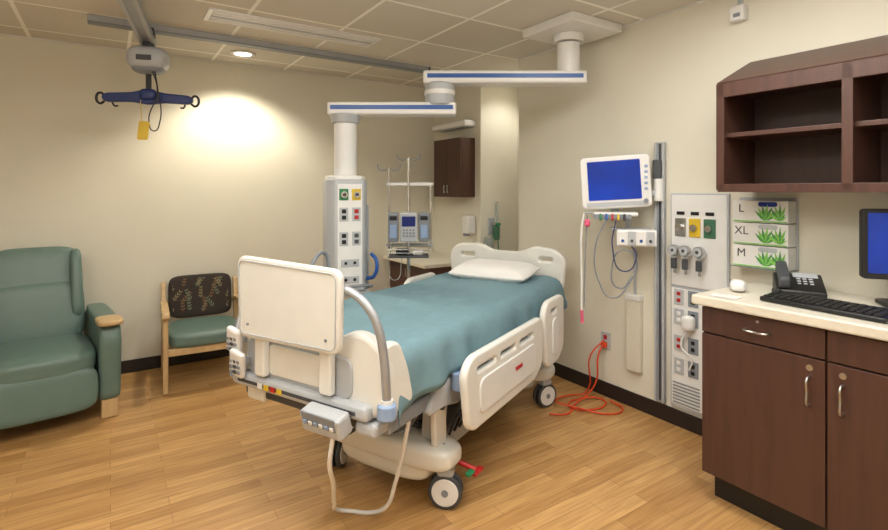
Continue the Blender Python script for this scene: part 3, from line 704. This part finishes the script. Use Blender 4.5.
tube(g,'cord_a',[(RX-.04,2.365,.365),(RX-.09,2.36,.30),(RX-.10,2.37,.12),(2.76,2.42,.012),(2.62,2.42,.009),(2.55,2.34,.009),(2.63,2.26,.009),(2.76,2.25,.009),(2.83,2.32,.009),(2.76,2.38,.02),(2.60,2.36,.02),(2.46,2.30,.009),(2.36,2.36,.009)],.006,ORANGE)
tube(g,'cord_b',[(RX-.03,2.36,.40),(RX-.12,2.40,.3),(2.82,2.46,.02),(2.70,2.5,.009),(2.58,2.50,.012),(2.50,2.44,.03),(2.56,2.30,.024),(2.68,2.15,.009),(2.82,2.15,.009),(2.84,2.27,.02)],.0055,ORANGE)
g=G('wall_sensor',(RX-.02,1.448,2.42),world=True)
bx(g,'housing',(RX-.05,1.41,2.38),(RX-.0005,1.49,2.465),WHITE,.01,seg=3)
bx(g,'bracket',(RX-.02,1.435,2.46),(RX-.0005,1.46,2.50),LGRAY,.004)
bx(g,'lens',(RX-.054,1.43,2.40),(RX-.049,1.465,2.42),GRAY,.001)

# ------------------------------------------------------------ glove boxes
for i,lab in enumerate(('M','XL','L')):
    z0=1.045+i*.118
    g=G('glove_box',(RX-.05,1.336,z0),world=True)
    fx=RX-.095
    bx(g,'carton',(fx,1.175,z0),(RX-.006,1.445,z0+.113),WHITE,.002)
    for c0,sd in ((1.285,0),(1.215,1)):
        for k in range(7):
            a=R(25+k*18+8*sd)
            Ln=.085-.006*abs(k-3)
            pts=[(0,0),(Ln*.3,.007),(Ln*.6,.006),(Ln,0),(Ln*.6,-.006),(Ln*.3,-.007)]
            if c0-math.cos(a)*Ln<1.18 or z0+.012+math.sin(a)*Ln>z0+.11: pts=[(p*.6,q*.8) for p,q in pts]
            plate(g,'printed_leaf',[pts],.0015,(LEAFG if (k+sd)%2 else LEAFD),(fx-.001-.0002*k,c0,z0+.012),(0,-math.cos(a),math.sin(a)),(0,math.sin(a),math.cos(a)),bev=.0003)
    plate(g,'dispensing_slot',[rr(-.045,-.012,.045,.012,.011)],.002,(LGRAY if i<2 else SCRDK),(fx-.001,1.27,z0+.095),(0,-1,0),(0,0,1),bev=.0004)
    text(g,'size_label',lab,.06,DGRAY,(fx-.001,1.40,z0+.07),(0,-1,0),(0,0,1))
    bx(g,'green_edge',(fx-.002,1.18,z0+.002),(fx,1.44,z0+.008),LEAFG,.0003)
g=G('glove_box_holder',(RX,1.336,1.04),world=True)
bx(g,'shelf_lip',(RX-.10,1.165,1.038),(RX-.0005,1.455,1.043),CLEAR,.001)
bx(g,'back',(RX-.005,1.165,1.04),(RX-.0005,1.455,1.41),LGRAY,.001)

# ------------------------------------------------------------ counter-top items (z=.96)
T=.962
g=G('desk_phone',(2.70,1.08,T+.007),-62)
plate(g,'base',[rpoly([(-.10,0),(.10,0),(.10,.065),(.06,.075),(-.10,.02)],.008)],.19,BLACK,(0,0,0),(0,1,0),(0,0,1),bev=.006)
plate(g,'handset',[rpoly([(-.10,.0),(-.09,.035),(.09,.035),(.10,.0),(.065,-.005),(.05,.012),(-.05,.012),(-.065,-.005)],.012)],.045,DGRAY,(-.062,0,.068),(0,.95,.30),(0,-.30,.95),bev=.01)
box(g,'display',(.03,.045,.074),(.10,.05,.006),LGRAY,.003,(18,0,0))
for i in range(4):
    for j in range(3): box(g,'key',(.0+j*.024,.01-i*.022,.061-i*.008),(.017,.014,.008),LGRAY,.002,(18,0,0))
for i in range(5): box(g,'line_key',(.08,.05-i*.022,.073-i*.008),(.012,.012,.006),LGRAY,.001,(18,0,0))
tube(g,'handset_cord',[(-.07,-.09,.035),(-.10,-.115,.012),(-.105,-.05,.004),(-.10,.02,.004)],.004,BLACK)
g=G('computer_keyboard',(2.455,.88,T+.004),-95)
plate(g,'body',[rpoly([(-.075,0),(.075,0),(.075,.024),(-.075,.012)],.004)],.45,BLACK,(0,0,0),(0,1,0),(0,0,1),bev=.003)
for r_ in range(5):
    for c_ in range(15):
        box(g,'key',(-.205+c_*.0285,-.052+r_*.024,.018+r_*.002),(.023,.019,.010),BLACK,.003,(5,0,0))
g=G('computer_monitor',(2.79,.67,T+.004),-53)
plate(g,'base',[rr(-.13,-.09,.13,.09,.04)],.014,BLACK,(0,0,.007),(1,0,0),(0,1,0),bev=.004)
box(g,'neck',(0,.03,.10),(.06,.03,.2),BLACK,.008)
plate(g,'bezel',[rr(-.20,.115,.20,.40,.01)],.035,BLACK,(0,0,0),(1,0,0),(0,0,1),bev=.005)
plate(g,'screen',[rr(-.185,.135,.185,.388,.003)],.004,SCRBLUE,(0,-.018,0),(1,0,0),(0,0,1),bev=.0005)
box(g,'rear_shell',(0,.03,.26),(.26,.03,.18),BLACK,.01)
g=G('barcode_scanner',(2.53,1.27,T),-60)
ball(g,'head',(0,0,.028),(.035,.05,.026),WHITE,3)
ball(g,'grip',(.01,.075,.018),(.02,.05,.017),LGRAY,3)
g=G('paper_sheet',(2.36,1.24,T),0)
box(g,'sheet',(0,0,.001),(.08,.12,.0016),WHITE,.0002,(0,0,10))

# ------------------------------------------------------------ world / camera / view
w=bpy.data.worlds.new('world'); scene.world=w; w.use_nodes=True
w.node_tree.nodes['Background'].inputs['Color'].default_value=(.8,.78,.72,1); w.node_tree.nodes['Background'].inputs['Strength'].default_value=.3
cam=bpy.data.cameras.new('camera'); co=bpy.data.objects.new('camera',cam); COL.objects.link(co)
co.location=(0,0,1.45); co.rotation_euler=(R(90),0,R(-33.3)); cam.sensor_width=36; cam.lens=20.6; cam.shift_y=-75/888
cam.clip_start=.02
scene.camera=co
scene.view_settings.view_transform='Standard'
